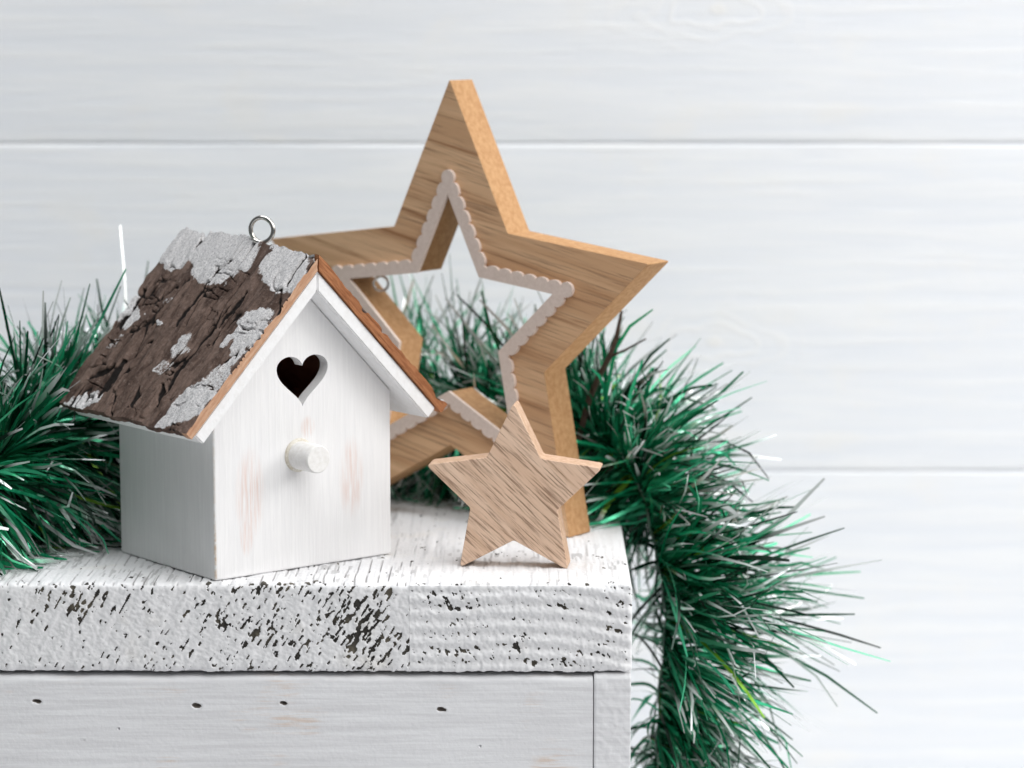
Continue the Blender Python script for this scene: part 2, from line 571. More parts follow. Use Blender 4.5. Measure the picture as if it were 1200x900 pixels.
link('lid_board', lid_board(-32.0, XS - 0.003, -18.6, False), M['rough'], chest)
link('lid_board', lid_board(XS + 0.003, XR, XS + 0.003, True), M['rough'], chest)

holes = [(-16.41, -4.15, .2), (-10.89, -4.30, .22), (-7.88, -4.21, .17), (-2.44, -4.42, .2), (-13.6, -5.1, .07), (-14.8, -5.5, .06), (-1.1, -5.7, .07), (0.2, -5.4, .05), (-9.5, -5.05, .05)]


def chest_board(x0, x1, y0, y1, ztop, fx0, step, seed, tex):
    r = 0.2
    P = [(y1, ztop, 0, 1)]
    for k in range(0, 7):
        a = k / 6 * math.pi / 2
        P.append((y0 + r - r * math.sin(a), ztop - r + r * math.cos(a), -math.sin(a), math.cos(a)))
    for z in np.arange(ztop - r - 0.05, -7.3, -0.05): P.append((y0, z, -1, 0))
    for z in np.linspace(-7.4, TABLE_Z + 0.0, 10): P.append((y0, z, -1, 0))
    P.append((y1, TABLE_Z + 0.0, 0, -1))
    P = np.array(P)
    xs = np.arange(max(fx0, x0), x1 - 0.04, step)
    if fx0 > x0: xs = np.concatenate([np.linspace(x0, fx0, 6)[:-1], xs])
    xs = np.concatenate([xs, [x1 - 0.035, x1 - 0.01, x1]])
    ins = np.zeros(len(xs)); ins[-2], ins[-1] = 0.01, 0.04
    ins[0] = 0.04
    X2 = xs[:, None] + 0 * P[None, :, 0]; Z2 = P[None, :, 1] + 0 * X2
    h = (fbm(X2 * 0.5, Z2 * 5, seed, 4) - 0.5) * 0.015 * (1 - tex) + (fbm(X2 * 6, Z2 * 6, seed + 3, 3) - 0.5) * 0.05 * tex
    h = h + (fbm(X2 * 0.8, Z2 * 0.2, seed + 5, 3) - 0.5) * 0.10 * sstep(ztop - 0.35, ztop, Z2)
    hole = np.zeros_like(X2)
    for (hx, hz, hr) in holes:
        hr = hr * 0.68
        q = ((X2 - hx) / (hr * 1.25)) ** 2 + ((Z2 - hz + 0.12 * (X2 - hx)) / (hr * 0.62)) ** 2
        q = q * (0.7 + 0.6 * vn(X2 * 9, Z2 * 9, seed + 9))
        hole = np.maximum(hole, sstep(1.3, 0.45, q) * (1 if hr > .1 else 0.55))
        h = h - 0.13 * sstep(1.0, 0.2, q) + 0.014 * np.exp(-((q - 1.7) / 0.7) ** 2)
    d = h - ins[:, None]
    d = d * (P[None, :, 0] < y1 - 0.1)
    V = np.stack([X2, P[None, :, 0] + P[None, :, 2] * d, Z2 + P[None, :, 3] * d], -1)
    n, m = X2.shape
    idx = np.arange(n * m).reshape(n, m)
    F = np.stack([idx[:-1, :-1], idx[:-1, 1:], idx[1:, 1:], idx[1:, :-1]], -1).reshape(-1, 4).tolist()
    F.append(tuple(idx[0][::-1])); F.append(tuple(idx[-1])); F.append(tuple(idx[:, 0]) + tuple(idx[::-1, -1]))
    V = V.reshape(-1, 3); V[:, 2] -= TABLE_Z
    me = mesh_np('board', V, F)
    smooth(me, rad(50))
    set_attr(me, 'hole', hole.ravel())
    return me


link('front_panel', chest_board(-31.5, 2.80, 0.02, 1.4, -LID_T - 0.17, -18.6, 0.05, 81, 0.15), M['panel'], chest)
link('corner_post', chest_board(2.825, 4.10, -0.02, 1.6, -LID_T - 0.06, 2.825, 0.05, 91, 0.9), M['panel'], chest)
bm = bmesh.new()
bmesh.ops.create_cube(bm, size=1, matrix=Matrix.Translation((3.45, 11.2, (-TABLE_Z - LID_T - 0.06) / 2)) @ Matrix.Diagonal((1.2, 19.1, -TABLE_Z - LID_T - 0.06, 1)))
bmesh.ops.bevel(bm, geom=bm.edges[:], offset=0.06, segments=2, affect='EDGES')
link('side_panel', from_bm('side_panel', bm), M['board'], chest)
bm = bmesh.new()
bmesh.ops.create_cube(bm, size=1, matrix=Matrix.Translation((-14.5, 20.2, (-TABLE_Z - LID_T - 0.1) / 2)) @ Matrix.Diagonal((34.4, 1.1, -TABLE_Z - LID_T - 0.1, 1)))
bmesh.ops.bevel(bm, geom=bm.edges[:], offset=0.06, segments=2, affect='EDGES')
link('back_panel', from_bm('back_panel', bm), M['board'], chest)

# ------------------------------------------------------------------ birdhouse
HA, HX, HY = 0.6748, -10.2116, 0.4693
W, D = 7.5, 6.34
SL = rad(46)
house = tag(empty('birdhouse', (HX, HY, 0), HA),
            'small white wooden birdhouse with heart hole, peg perch and bark roof', 'birdhouse')
AP_OUT, BT = 10.58, 0.49                      # outer apex of the white roof boards, their thickness
AP_IN = AP_OUT - BT / math.cos(SL)


def heart_pts(n=64):
    pts = []
    for k in range(n):
        t = 2 * math.pi * k / n
        x = 16 * math.sin(t) ** 3
        y = 13 * math.cos(t) - 5 * math.cos(2 * t) - 2 * math.cos(3 * t) - math.cos(4 * t)
        z = 5.72 + (y + 17) / 22 * 1.46 if y < 5 else 7.18 + (y - 5) / 7 * 0.36
        pts.append((3.70 + x / 16 * 1.08, z))
    return pts


def make_walls():
    bm = bmesh.new()
    top = AP_IN - 0.012
    eave = top - (W / 2) * math.tan(SL)
    pent = [(0, 0.0), (W, 0.0), (W, eave), (W / 2, top), (0, eave)]
    fr = [bm.verts.new((u, 0, z)) for u, z in pent]
    bk = [bm.verts.new((u, D, z)) for u, z in pent]
    bm.faces.new(fr); bm.faces.new(bk[::-1])
    for i in range(5):
        j = (i + 1) % 5
        bm.faces.new((fr[j], fr[i], bk[i], bk[j]))
    bmesh.ops.recalc_face_normals(bm, faces=bm.faces)
    bmesh.ops.bevel(bm, geom=bm.edges[:], offset=0.075, segments=3, affect='EDGES', profile=0.5)
    bm.faces.ensure_lookup_table()
    face = max((f for f in bm.faces if f.normal.y < -0.99), key=lambda f: f.calc_area())
    loop = list(face.verts)
    bm.faces.remove(face)
    hp = [bm.verts.new((u, 0, z)) for u, z in heart_pts()]
    hb = [bm.verts.new((u, 0.48, z)) for u, z in heart_pts()]
    he = [bm.edges.new((hp[i], hp[(i + 1) % len(hp)])) for i in range(len(hp))]
    le = [bm.edges.get((loop[i], loop[(i + 1) % len(loop)])) for i in range(len(loop))]
    bmesh.ops.triangle_fill(bm, edges=he + le, use_beauty=True, use_dissolve=False)
    for i in range(len(hp)):
        j = (i + 1) % len(hp)
        bm.faces.new((hp[i], hb[i], hb[j], hp[j]))
    bmesh.ops.recalc_face_normals(bm, faces=bm.faces)
    return from_bm('walls', bm)


link('walls', make_walls(), M['house'], house)
bm = bmesh.new()
t_ = 0.49
pent = [(0.4, 0.3), (W - 0.4, 0.3), (W - 0.4, 5.5), (W / 2, 9.0), (0.4, 5.5)]
a_ = [bm.verts.new((u, t_, z)) for u, z in pent]; b_ = [bm.verts.new((u, D - 0.4, z)) for u, z in pent]
bm.faces.new(b_)
for i in range(5): bm.faces.new((a_[i], a_[(i + 1) % 5], b_[(i + 1) % 5], b_[i]))
link('interior', from_bm('interior', bm), M['inside'], house)


def lathe_y(prof, n=40):
    """profile of (radius, y) spun about the y axis"""
    bm = bmesh.new()
    rings = []
    for r, y in prof:
        rings.append([bm.verts.new((r * math.cos(2 * math.pi * k / n), y, r * math.sin(2 * math.pi * k / n))) for k in range(n)])
    for a, b in zip(rings, rings[1:]):
        for k in range(n): bm.faces.new((a[k], a[(k + 1) % n], b[(k + 1) % n], b[k]))
    bm.faces.new(rings[0]); bm.faces.new(rings[-1][::-1])
    bmesh.ops.recalc_face_normals(bm, faces=bm.faces)
    return bm


me = from_bm('perch', lathe_y([(0.50, 0.1), (0.50, -1.12), (0.485, -1.19), (0.45, -1.225)]))
smooth(me, rad(40))
perch = link('perch', me, M['peg'], house)
perch.location = (3.51 * CM, 0, 4.04 * CM)
# paint collar where the peg enters the wall
me = from_bm('paint_bead', lathe_y([(0.50, 0.0), (0.60, -0.005), (0.57, -0.05), (0.505, -0.09)]))
smooth(me, rad(60))
link('paint_bead', me, mat_plain('glue_bead', (0.55, 0.50, 0.40), (0.75, 0.72, 0.66), 6), perch)


def roof_board(sgn, length):
    """white board; local x runs down the slope from the ridge, z is up out of the slope"""
    bm = bmesh.new()
    m = BT * math.tan(SL)                    # mitre at the ridge
    w0, w1 = -0.9, 7.45
    if sgn < 0: pr = [(0, 0), (length, 0), (length, -BT), (m, -BT)]
    else: pr = [(0, 0), (length, 0), (length, -BT), (m, -BT)]
    A = [bm.verts.new((x, w0, z)) for x, z in pr]; B = [bm.verts.new((x, w1, z)) for x, z in pr]
    bm.faces.new(A); bm.faces.new(B[::-1])
    for i in range(4): bm.faces.new((A[(i + 1) % 4], A[i], B[i], B[(i + 1) % 4]))
    if sgn < 0:
        for v in bm.verts: v.co.x *= -1
    bmesh.ops.recalc_face_normals(bm, faces=bm.faces)
    bmesh.ops.bevel(bm, geom=bm.edges[:], offset=0.05, segments=3, affect='EDGES')
    for v in bm.verts: v.co.x += 0.004 * sgn
    return from_bm('roof_board', bm)


def bark_sheet(sgn, length, w0, w1, thick, seed, rich):
    ns, nw = 190, 220
    S, Wd = np.meshgrid(np.linspace(0, 1, ns), np.linspace(0, 1, nw), indexing='ij')
    s = S * length; w = w0 + (w1 - w0) * Wd
    # ragged outline
    s = s + (fbm(w * 1.3, w * 0 + 2, seed, 4) - 0.5) * 0.32 * sstep(0.75, 1, S) + (fbm(w * 1.6, w * 0 + 8, seed + 2, 4) - 0.5) * 0.05 * sstep(0.1, 0, S)
    w = w + (fbm(s * 1.1, s * 0 + 4, seed + 4, 4) - 0.5) * 0.45 * sstep(0.85, 1, Wd) - (fbm(s * 1.8, s * 0 + 6, seed + 6, 4) - 0.5) * 0.06 * sstep(0.08, 0, Wd)
    # relief: plates running down the slope
    ww = w + 0.35 * (fbm(s * 0.5, w * 0.5, seed + 8, 2) - 0.5) * 2
    plates = fbm(ww * 1.9, s * 0.42, seed + 10, 4)
    ridg = 1 - np.abs(2 * fbm(ww * 1.25, s * 0.33, seed + 12, 3) - 1)
    crack = sstep(0.935, 0.99, ridg) * sstep(0.45, 0.62, fbm(w * 0.9, s * 0.7, seed + 14, 2))
    cross = 1 - np.abs(2 * fbm(ww * 0.6, s * 1.5, seed + 15, 3) - 1)
    crack = np.maximum(crack, 0.7 * sstep(0.95, 0.995, cross) * sstep(0.5, 0.6, fbm(w * 0.8 + 3, s * 0.8, seed + 16, 2)))
    ix = 372 - 142 * S - 150 * Wd; iy = 300 + 212 * S - (28 + 14 * S) * Wd     # where the sheet's points lie in the picture plan used to lay out patches
    lich = np.zeros_like(s)
    if rich:
        def seg(x0, y0, x1, y1, r):
            dx, dy = x1 - x0, y1 - y0
            k = np.clip(((ix - x0) * dx + (iy - y0) * dy) / (dx * dx + dy * dy), 0, 1)
            wob = 7 * (fbm(w * 2.5, s * 2.5, seed + 33, 3) - 0.5)
            return sstep(1.0, 0.35, np.hypot(ix - x0 - k * dx + wob, iy - y0 - k * dy) / (r * (0.35 + 0.65 * np.sin(np.pi * np.clip(k, 0.08, 0.92)))))
        for q in ((262, 325, 226, 372, 4.5), (301, 336, 268, 380, 3.6), (231, 422, 205, 462, 4.5), (160, 420, 130, 465, 5.5), (196, 300, 168, 340, 5), (150, 425, 120, 440, 4.5), (240, 352, 222, 378, 4.5), (178, 452, 168, 478, 4), (205, 450, 196, 476, 3.5), (255, 275, 246, 285, 5), (186, 330, 150, 385, 4)):
            crack = np.maximum(crack, seg(*q))
        wobx = 22 * (fbm(w * 1.6, s * 1.6, seed + 20, 4) - 0.5); woby = 22 * (fbm(w * 1.6, s * 1.6, seed + 24, 4) - 0.5)

        def pat(cx, cy, rx, ry, a=0.0, k=1.0):
            x = ix + wobx - cx; y = iy + woby - cy
            c_, s_ = math.cos(a), math.sin(a)
            return k * sstep(1.25, 0.75, np.hypot((x * c_ + y * s_) / rx, (-x * s_ + y * c_) / ry))
        for q in ((226, 287, 30, 17), (268, 302, 25, 30), (292, 292, 22, 14), (342, 314, 27, 24), (164, 350, 24, 12, -1.0), (170, 365, 20, 8, -.9), (112, 466, 22, 10, -.45),
                  (228, 402, 20, 11, -.9, .62), (204, 374, 7, 7, 0, .7), (298, 392, 46, 13, -.98, .95), (228, 480, 40, 17, -.72), (212, 345, 8, 5, 0, .5), (205, 430, 14, 6, -.9, .5), (150, 395, 12, 5, -.8, .45), (268, 440, 22, 8, -.98, .6)):
            lich = np.maximum(lich, pat(*q))
    else:
        lich = 0.9 * sstep(0.56, 0.66, fbm(w * 0.45, s * 0.5, seed + 30, 3))
    lich = lich * (1 - 0.9 * crack)
    hgt = thick + (0.30 * (1 - S) ** 1.5 * sstep(0.0, 0.5, Wd) if rich else 0) + (plates - 0.5) * (0.12 + 0.12 * sstep(0.0, 0.25, S)) - crack * 0.11 + lich * 0.035 + (fbm(w * 5, s * 3, seed + 18, 3) - 0.5) * 0.07
    hgt = np.maximum(hgt, 0.12)
    s = s - hgt * math.tan(SL) * 0.98 * sstep(0.06, 0, S)
    lich = np.maximum(lich, 0.8 * sstep(0.03, 0.005, S) * sstep(0.35, 0.5, fbm(w * 1.2, s * 0, seed + 60, 2)))
    n, m = s.shape
    T = np.stack([sgn * s, w, hgt + 0.01], -1).reshape(-1, 3)
    idx = np.arange(n * m).reshape(n, m)
    q = np.stack([idx[:-1, :-1], idx[1:, :-1], idx[1:, 1:], idx[:-1, 1:]], -1).reshape(-1, 4)
    if sgn < 0: q = q[:, ::-1]
    F = q.tolist(); nt = len(F)
    ring = list(idx[:, 0]) + list(idx[-1, 1:]) + list(idx[-2::-1, -1]) + list(idx[0, -2:0:-1])
    # skirt in three steps so the broken edge is not a flat ribbon
    V = [T]; prev = np.array(ring); k0 = n * m; L = len(ring)
    rng = np.random.RandomState(seed)
    cen = T.mean(0)
    for st, zf in ((1, 0.62), (2, 0.3), (3, 0.0)):
        R = T[ring].copy()
        R[:, 2] = R[:, 2] * zf + 0.008 * (1 - zf)
        R[:, 0] = np.where(R[:, 0] * sgn < 0, R[:, 0] * zf + sgn * 0.01 * (1 - zf), R[:, 0])
        if zf > 0:
            inw = (cen - R); inw[:, 2] = 0; inw /= np.linalg.norm(inw, axis=1)[:, None]
            R += inw * (fbm(np.arange(L) * 0.11, np.arange(L) * 0 + st, seed + 40 + st, 3)[:, None] - 0.45) * (0.05 if rich else 0.09)
        V.append(R)
        cur = np.arange(k0, k0 + L); k0 += L
        for i in range(L):
            j = (i + 1) % L
            f = (prev[i], prev[j], cur[j], cur[i])
            F.append(f[::-1] if sgn > 0 else f)
        prev = cur
    F.append(tuple(prev) if sgn < 0 else tuple(prev[::-1]))
    V = np.concatenate(V)
    me = mesh_np('bark_sheet', V, F)
    ext = len(V) - n * m
    set_attr(me, 'crack', np.concatenate([crack.ravel(), np.zeros(ext)])); set_attr(me, 'lichen', np.concatenate([lich.ravel(), np.zeros(ext)]))
    return me, nt


for sgn, ln, nm in ((-1, 7.30, 'edge_l'), (1, 7.34, 'edge_r')):
    o = link('roof_board', roof_board(sgn, ln), M['board'], house)
    o.location = (W / 2 * CM, 0, AP_OUT * CM); o.rotation_euler = (0, sgn * SL, 0)
    me, nt = bark_sheet(sgn, ln + (0.16 if sgn < 0 else 0.22), -0.97, 7.85 if sgn < 0 else 7.7, 0.28 if sgn < 0 else 0.33, 5 if sgn < 0 else 105, sgn < 0)
    b = link('bark_sheet', me, [M['bark'], M[nm]], house)
    mi = np.zeros(len(me.polygons), dtype=np.int32)
    for p_ in list(me.polygons)[nt:]:
        if p_.center.y < -0.70 * CM: mi[p_.index] = 1
    mi[-1] = 1
    me.polygons.foreach_set('material_index', mi)
    smooth(me, rad(45))
    b.location = ((W / 2 + sgn * 0.015) * CM, 0, (AP_OUT + 0.01) * CM); b.rotation_euler = (0, sgn * SL, 0)


def tube_mesh(name, pts, radii, n=12):
    pts = [Vector(p) for p in pts]
    bm = bmesh.new(); rings = []
    up = None
    for i, p in enumerate(pts):
        d = (pts[min(i + 1, len(pts) - 1)] - pts[max(i - 1, 0)]).normalized()
        if up is None:
            up = d.orthogonal().normalized()
        up = (up - d * up.dot(d)).normalized()
        s = d.cross(up)
        r = radii if isinstance(radii, (int, float)) else radii[i]
        rings.append([bm.verts.new(p + (up * math.cos(2 * math.pi * k / n) + s * math.sin(2 * math.pi * k / n)) * r) for k in range(n)])
    for a, b in zip(rings, rings[1:]):
        for k in range(n): bm.faces.new((a[k], b[k], b[(k + 1) % n], a[(k + 1) % n]))
    bm.faces.new(rings[0]); bm.faces.new(rings[-1][::-1])
    bmesh.ops.recalc_face_normals(bm, faces=bm.faces)
    me = from_bm(name, bm); smooth(me, rad(60))
    return me


# screw eye: shank out of the ridge, then a ring a little more than one turn
pts = [(0, 0, -0.5), (0, 0, 0.0), (-0.03, 0.0, 0.09)]
R_ = 0.385
for k in range(0, 47):
    a = rad(-112) - rad(378) * k / 46
    pts.append((R_ * math.cos(a) + 0.10, 0.085 - 0.17 * k / 46, 0.50 + R_ * math.sin(a)))
eye = link('screw_eye', tube_mesh('screw_eye', pts, 0.072, 14), M['steel'], house)
eye.location = (3.75 * CM, 2.72 * CM, (AP_OUT + 0.60) * CM)
eye.scale = (1.14, 1.14, 1.14)
eye.rotation_euler = (0, 0, -HA + rad(-14))


# ------------------------------------------------------------------ wooden stars
def star_pts(R, q, cz):
    out = []
    for k in range(10):
        a = math.pi / 2 - k * math.pi / 5
        r = R if k % 2 == 0 else R * q
        out.append(Vector((r * math.cos(a), cz + r * math.sin(a))))
    return out


def fillet(pts, rs, n=5):
    out = []
    N = len(pts)
    for i, p in enumerate(pts):
        r = rs[i % len(rs)]
        a = (pts[i - 1] - p).normalized(); b = (pts[(i + 1) % N] - p).normalized()
        if r <= 0: out.append(p.copy()); continue
        ang = a.angle(b)
        d = r / math.tan(ang / 2)
        p0, p1 = p + a * d, p + b * d
        for k in range(n + 1):
            t = k / n
            out.append(p0 * (1 - t) ** 2 + p * 2 * t * (1 - t) + p1 * t ** 2)
    return out


def plate(name, loops, y0, y1, bevel):
    """flat outline(s) in x/z given a real thickness with softly rounded arrises"""
    cu = bpy.data.curves.new(name + '_outline', 'CURVE')
    cu.dimensions = '2D'; cu.fill_mode = 'BOTH'
    for lp in loops:
        sp = cu.splines.new('POLY'); sp.points.add(len(lp) - 1)
        for i, p in enumerate(lp): sp.points[i].co = (p[0], p[1], 0, 1)
        sp.use_cyclic_u = True
    cu.extrude = (y1 - y0) / 2 - bevel
    cu.bevel_depth = bevel; cu.bevel_resolution = 2
    cu.offset = -bevel
    o = bpy.data.objects.new(name + '_outline', cu)
    col.objects.link(o)
    dg = bpy.context.evaluated_depsgraph_get()
    me = bpy.data.meshes.new_from_object(o.evaluated_get(dg))
    bpy.data.objects.remove(o); bpy.data.curves.remove(cu)
    me.name = name
    mid = (y0 + y1) / 2
    me.transform(Matrix(((CM, 0, 0, 0), (0, 0, -CM, mid * CM), (0, CM, 0, 0), (0, 0, 0, 1))))
    bm = bmesh.new(); bm.from_mesh(me)
    bmesh.ops.remove_doubles(bm, verts=bm.verts, dist=1e-6)
    bmesh.ops.recalc_face_normals(bm, faces=bm.faces)
    bm.to_mesh(me); bm.free()
    me.materials.clear()
    return me


def two_tone(me, front_idx=0, side_idx=1, lim=0.75):
    for p in me.polygons: p.material_index = front_idx if abs(p.normal.y) > lim else side_idx


SA, SX, SY, SR, SQ, ST = 0.6158, -2.3439, 11.2527, 9.3506, 0.4871, 1.42
cz = SR * math.cos(math.pi / 5)
star = tag(empty('open_wooden_star', (SX, SY, 0), -SA),
           'large wooden star frame with open middle and scalloped pink-beige trim', 'star ornament')
outer = fillet(star_pts(SR, SQ, cz), [0.05, 0.0], 4)
IN = 0.545
inner_star = star_pts(SR * IN, SQ, cz)
inner = fillet(inner_star, [0.0, 0.0], 1)
me = plate('frame', [outer, inner], 0.0, ST, 0.025)
# bring the feet down to z = 0 exactly
zmin = min(v.co.z for v in me.vertices)
for v in me.vertices: v.co.z -= zmin
two_tone(me)
link('frame', me, [M['veneer'], M['mdf']], star)


def scallop_outline(R, q, c, n, amp):
    P = star_pts(R, q, c); out = []
    ctr = Vector((0, c))
    rb = 0.29
    for i in range(10):
        a, b = P[i], P[(i + 1) % 10]
        d = b - a; L = d.length; d = d / L
        nrm = Vector((d.y, -d.x))
        if nrm.dot((a + b) / 2 - ctr) < 0: nrm = -nrm
        tip0 = i % 2 == 0
        tip = a if tip0 else b
        ax = (tip - ctr).normalized()
        half = d.angle(-ax) if tip0 else d.angle(ax)
        run = 2 * rb * math.cos(half)                       # where the round boss meets the flank
        s0, s1 = (run, L - 0.09) if tip0 else (0.09, L - run)
        st = (s1 - s0) / n
        if tip0:
            cc = a - ax * rb
            e = a + d * run - cc
            lim = e.angle(ax)
            base = math.atan2(ax.y, ax.x)
            for k in range(0, 17):
                ang = base + lim - 2 * lim * k / 16
                out.append(cc + Vector((math.cos(ang), math.sin(ang))) * rb)
        for j in range(n):
            for k in range(1 if (j > 0 or tip0) else 0, 9 if not (j == n - 1 and not tip0) else 8):
                t = k / 8
                out.append(a + d * (s0 + st * (j + t)) + nrm * amp * math.sqrt(max(0, 1 - (2 * t - 1) ** 2)))
    return out


def holed_plate(name, outer, inner, y0, y1):
    from mathutils.geometry import tessellate_polygon
    pts = [Vector((p[0], p[1], 0)) for p in outer], [Vector((p[0], p[1], 0)) for p in inner]
    tri = tessellate_polygon(pts)
    allp = list(pts[0]) + list(pts[1]); n = len(allp); no = len(outer)
    V = [(p.x, y0, p.y) for p in allp] + [(p.x, y1, p.y) for p in allp]
    F = [tuple(t) for t in tri] + [tuple(n + i for i in t)[::-1] for t in tri]
    for lo, hi in ((0, no), (no, n)):
        for i in range(lo, hi):
            j = i + 1 if i + 1 < hi else lo
            F.append((i, j, n + j, n + i))
    bm = bmesh.new()
    vs = [bm.verts.new(v) for v in V]
    for f in F: bm.faces.new([vs[i] for i in f])
    bmesh.ops.recalc_face_normals(bm, faces=bm.faces)
    return from_bm(name, bm)


C0 = cz - zmin / CM
me = holed_plate('scalloped_trim', scallop_outline(SR * 0.638, SQ, C0, 6, 0.14), star_pts(SR * (IN - 0.006), SQ, C0), -0.15, -0.004)
link('scalloped_trim', me, M['felt'], star)

# small steel hanging eye under the inner edge of the left arm
hk = link('hanging_eye', bpy.data.meshes['screw_eye'].copy(), [], star)
hk.scale = (0.75, 0.75, 0.75)
hk.location = (-3.85 * CM, 0.55 * CM, 9.27 * CM); hk.rotation_euler = (rad(180), 0, rad(40))

# small solid oak star
MA, MX, MY, MR, MQ, MT = rad(7), 0.06, 2.78, 3.29, 0.494, 1.1
zc = MR * math.cos(math.pi / 5)
me = plate('small_wooden_star', [fillet(star_pts(MR, MQ, zc), [0.10, 0.16], 6)], 0.0, MT, 0.035)
zm = min(v.co.z for v in me.vertices)
for v in me.vertices: v.co.z -= zm
two_tone(me, 0, 1, 0.6)
s2 = link('small_wooden_star', me, [M['oak'], M['oak_edge']])
s2.location = (MX * CM, MY * CM, 0); s2.rotation_euler = (0, 0, -MA)
tag(s2, 'small solid oak star with diagonal grain standing on the lid in front', 'star ornament')

# ------------------------------------------------------------------ tinsel garland
path = [(-30, 1.6, 2.4), (-24, 0.9, 2.0), (-19.7, 3.3, 2.7), (-17.9, 8.4, 3.7), (-14, 14.0, 3.4), (-8.5, 18.6, 3.2), (-3, 18.6, 3.0), (0.8, 15.5, 3.0), (3.4, 13.0, 2.9), (4.75, 11.6, 1.7),
        (5.45, 10.6, -0.8), (5.85, 10.0, -3.4), (5.6, 9.7, -7.0), (5.6, 9.7, -11.0), (6.3, 9.8, -15.0)]


def catmull(P, per=24):
    P = np.array(P, float); out = []
    Q = np.vstack([2 * P[0] - P[1], P, 2 * P[-1] - P[-2]])
    for i in range(1, len(Q) - 2):
        for k in range(per):
            t = k / per
            a, b, c, d = Q[i - 1:i + 3]
            out.append(0.5 * (2 * b + (c - a) * t + (2 * a - 5 * b + 4 * c - d) * t * t + (3 * b - a - 3 * c + d) * t ** 3))
    out.append(P[-1])
    return np.array(out)


CP = catmull(path)
seglen = np.r_[0, np.cumsum(np.linalg.norm(np.diff(CP, axis=0), axis=1))]
garland = tag(empty('tinsel_garland', (6.3, 9.8, -15.0)),
              'green foil tinsel garland with white tips trailing behind the ornaments and off the chest', 'garland')
GO = np.array([6.3, 9.8, -15.0])
core = []
for k, p in enumerate(CP):
    a = k * 0.5
    core.append(tuple(p - GO + 0.05 * np.array([math.cos(a), 0.3 * math.sin(a), math.sin(a)])))
link('core_wire', tube_mesh('core_wire', core, 0.055, 8), M['wire'], garland)


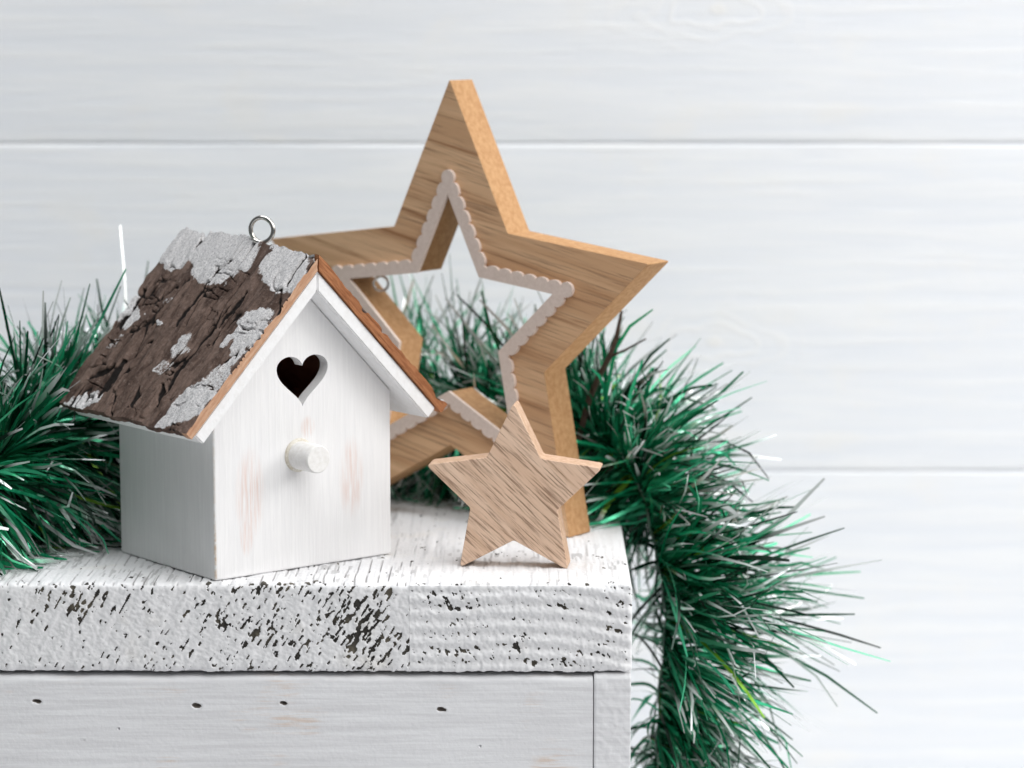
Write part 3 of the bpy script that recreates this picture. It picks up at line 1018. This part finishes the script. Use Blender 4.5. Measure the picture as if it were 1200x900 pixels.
def tinsel(n, seed):
    rng = np.random.RandomState(seed)
    nt = n // 9                                   # strands come in tufts that lean the same way
    tuft = rng.randint(0, nt, n)
    L = rng.uniform(0, seglen[-1], nt)[tuft] + rng.normal(0, 0.22, n)
    L = np.clip(L, 0, seglen[-1] - 0.3)
    C = np.stack([np.interp(L, seglen, CP[:, k]) for k in range(3)], -1)
    C2 = np.stack([np.interp(L + 0.2, seglen, CP[:, k]) for k in range(3)], -1)
    tan = C2 - C; nrm = np.linalg.norm(tan, axis=1)
    tan[nrm < 1e-6] = (0, 0, -1); tan /= np.maximum(nrm, 1e-6)[:, None]
    rv = rng.normal(size=(nt, 3))
    rv = (rv / np.linalg.norm(rv, axis=1)[:, None])[tuft] + rng.normal(0, 0.26, (n, 3))
    d = rv - tan * (rv * tan).sum(1)[:, None]
    d /= np.linalg.norm(d, axis=1)[:, None]
    d = d + tan * (rng.normal(0, 0.22, nt)[tuft] + rng.normal(0, 0.10, n))[:, None]
    d /= np.linalg.norm(d, axis=1)[:, None]
    length = np.clip(rng.normal(4.6, 0.85, n), 2.2, 5.9)
    hang = sstep(1.0, -2.5, C[:, 2])
    rt = C[:, 0] > 2.5
    length = length * (1 + 0.24 * np.exp(-((C[:, 2] + 3.3) / 1.7) ** 2) * rt - 0.30 * sstep(-4.8, -7.5, C[:, 2]) - 0.14 * np.exp(-((C[:, 2] - 1.2) / 1.6) ** 2) * rt)
    bend = rng.normal(0, 0.22, (nt, 3))[tuft] + rng.normal(0, 0.16, (n, 3))
    bend[:, 2] -= 0.16 + 0.20 * rng.rand(n) + 0.75 * hang * sstep(-4, -8, C[:, 2])
    K = 7
    t = np.linspace(0, 1, K)[None, :, None]
    # foil strips kink: a second, stronger curl near the tip
    curl = rng.normal(0, 0.30, (n, 3)) * (rng.rand(n) < 0.5)[:, None]
    P = C[:, None, :] + length[:, None, None] * (d[:, None, :] * t + 0.5 * bend[:, None, :] * t ** 2 + curl[:, None, :] * np.maximum(t - 0.6, 0) ** 2 * 2.5)
    # strands lie on the lid instead of passing through it
    onlid = C[:, 2] > 0.1
    inside = (P[:, :, 0] < XR + 0.15) & (P[:, :, 1] > -0.1) & (P[:, :, 1] < LID_D + 0.2)
    lift = np.where(inside & onlid[:, None], np.maximum(P[:, :, 2], 0.06 + 0.10 * rng.rand(n)[:, None]), P[:, :, 2])
    P[:, :, 2] = lift
    bad = (inside & (P[:, :, 2] < 0.03)).any(1)
    bad |= ((P[:, :, 0] < XR + 0.1) & (P[:, :, 1] > -0.15) & (P[:, :, 2] < -0.05)).any(1)
    bad |= (P[:, :, 1] > 29.6).any(1)
    # stay clear of the birdhouse
    hx, hy = P[:, :, 0] - HX, P[:, :, 1] - HY
    u = hx * math.cos(HA) + hy * math.sin(HA); w = -hx * math.sin(HA) + hy * math.cos(HA)
    z = P[:, :, 2]
    roofz = AP_OUT - np.abs(u - W / 2) * math.tan(SL)
    bad |= ((u > -0.15) & (u < W + 0.15) & (w > -0.15) & (w < D + 0.15) & (z < roofz + 1)).any(1)
    bad |= ((np.abs(u - W / 2) < 5.6) & (w > -1.2) & (w < 8.2) & (z > roofz - 1.1) & (z < roofz + 0.8)).any(1)
    # stay behind the big star
    sx, sy = P[:, :, 0] - SX, P[:, :, 1] - SY
    a = sx * math.cos(SA) - sy * math.sin(SA); b = sx * math.sin(SA) + sy * math.cos(SA)
    bad |= ((np.abs(a) < 9.3) & (b < ST + 0.15) & (b > -0.6) & (z < 17.4)).any(1)
    bad |= ((a > -6) & (a < 9.3) & (b < ST) & (P[:, :, 0] < XR + 0.3) & (z > 0)).any(1)
    keep = ~bad
    P, length, C, d = P[keep], length[keep], C[keep], d[keep]
    n = len(P)
    ref = rng.normal(size=(n, 3))
    tg = np.gradient(P, axis=1); tg /= np.linalg.norm(tg, axis=2)[:, :, None]
    side = np.cross(tg, ref[:, None, :]); side /= np.linalg.norm(side, axis=2)[:, :, None]
    other = np.cross(tg, side)
    tw = (rng.uniform(-1, 1, n) * 1.3)[:, None] * np.linspace(0, 1, K)[None, :] + rng.uniform(0, 6.28, n)[:, None]
    side = side * np.cos(tw)[:, :, None] + other * np.sin(tw)[:, :, None]
    wd = np.where(rng.rand(n) < 0.04, rng.uniform(0.16, 0.22, n), rng.uniform(0.07, 0.15, n)) / 2
    wk = wd[:, None] * np.array([1, 1, 1, 1, 1, 0.9, 0.45])[None, :]
    A = P + side * wk[:, :, None]; B = P - side * wk[:, :, None]
    V = np.stack([A, B], 2).reshape(-1, 3)
    base = np.arange(n)[:, None] * (2 * K) + 2 * np.arange(K - 1)[None, :]
    F = np.stack([base, base + 1, base + 3, base + 2], -1).reshape(-1, 4)
    # colours: several foil greens, near-black to bright to paint in reflection contrast; about half of the strands with silver-white tips
    pal = np.array([(0.004, 0.095, 0.042), (0.008, 0.23, 0.10), (0.018, 0.42, 0.195), (0.003, 0.024, 0.012), (0.08, 0.58, 0.32), (0.16, 0.34, 0.02)])
    ci = rng.choice(6, n, p=(0.27, 0.26, 0.18, 0.17, 0.10, 0.02))
    green = pal[ci] * rng.uniform(0.75, 1.2, (n, 1))
    tip = np.where(rng.rand(n) < 0.52, rng.uniform(0.62, 0.90, n), 2.0)
    white = np.array((0.82, 0.85, 0.84)) * rng.uniform(0.75, 1.05, (n, 1))
    f = sstep(-0.05, 0.05, np.linspace(0, 1, K)[None, :] - tip[:, None])[:, :, None]
    colr = green[:, None, :] * (1 - f) + white[:, None, :] * f
    colr = np.repeat(colr, 2, axis=1).reshape(-1, 3)
    return V, F, colr


V, F, colr = tinsel(13000, 3)
me = mesh_np('tinsel_strands', V - GO, F)
ca = me.attributes.new('tint', 'FLOAT_COLOR', 'POINT')
ca.data.foreach_set('color', np.c_[colr, np.ones(len(colr))].astype(np.float32).ravel())
smooth(me)
ts = link('tinsel_strands', me, M['tinsel'], garland)
tag(ts, kind='stuff')

# dark stalk sticking up out of the garland
def stem(P, r, n):
    link('dark_stem', tube_mesh('dark_stem', [tuple(np.array(p) - GO) for p in P], r, n), M['stalk'], garland)


stem([(2.55, 12.2, 3.0), (2.95, 12.0, 4.6), (3.30, 11.8, 5.5), (3.72, 11.6, 6.33), (3.98, 11.5, 7.1), (4.17, 11.5, 8.1)], [0.12, 0.12, 0.115, 0.105, 0.09, 0.05], 8)
stem([(3.72, 11.6, 6.33), (4.3, 11.5, 6.6), (5.1, 11.4, 7.05)], [0.06, 0.05, 0.03], 6)
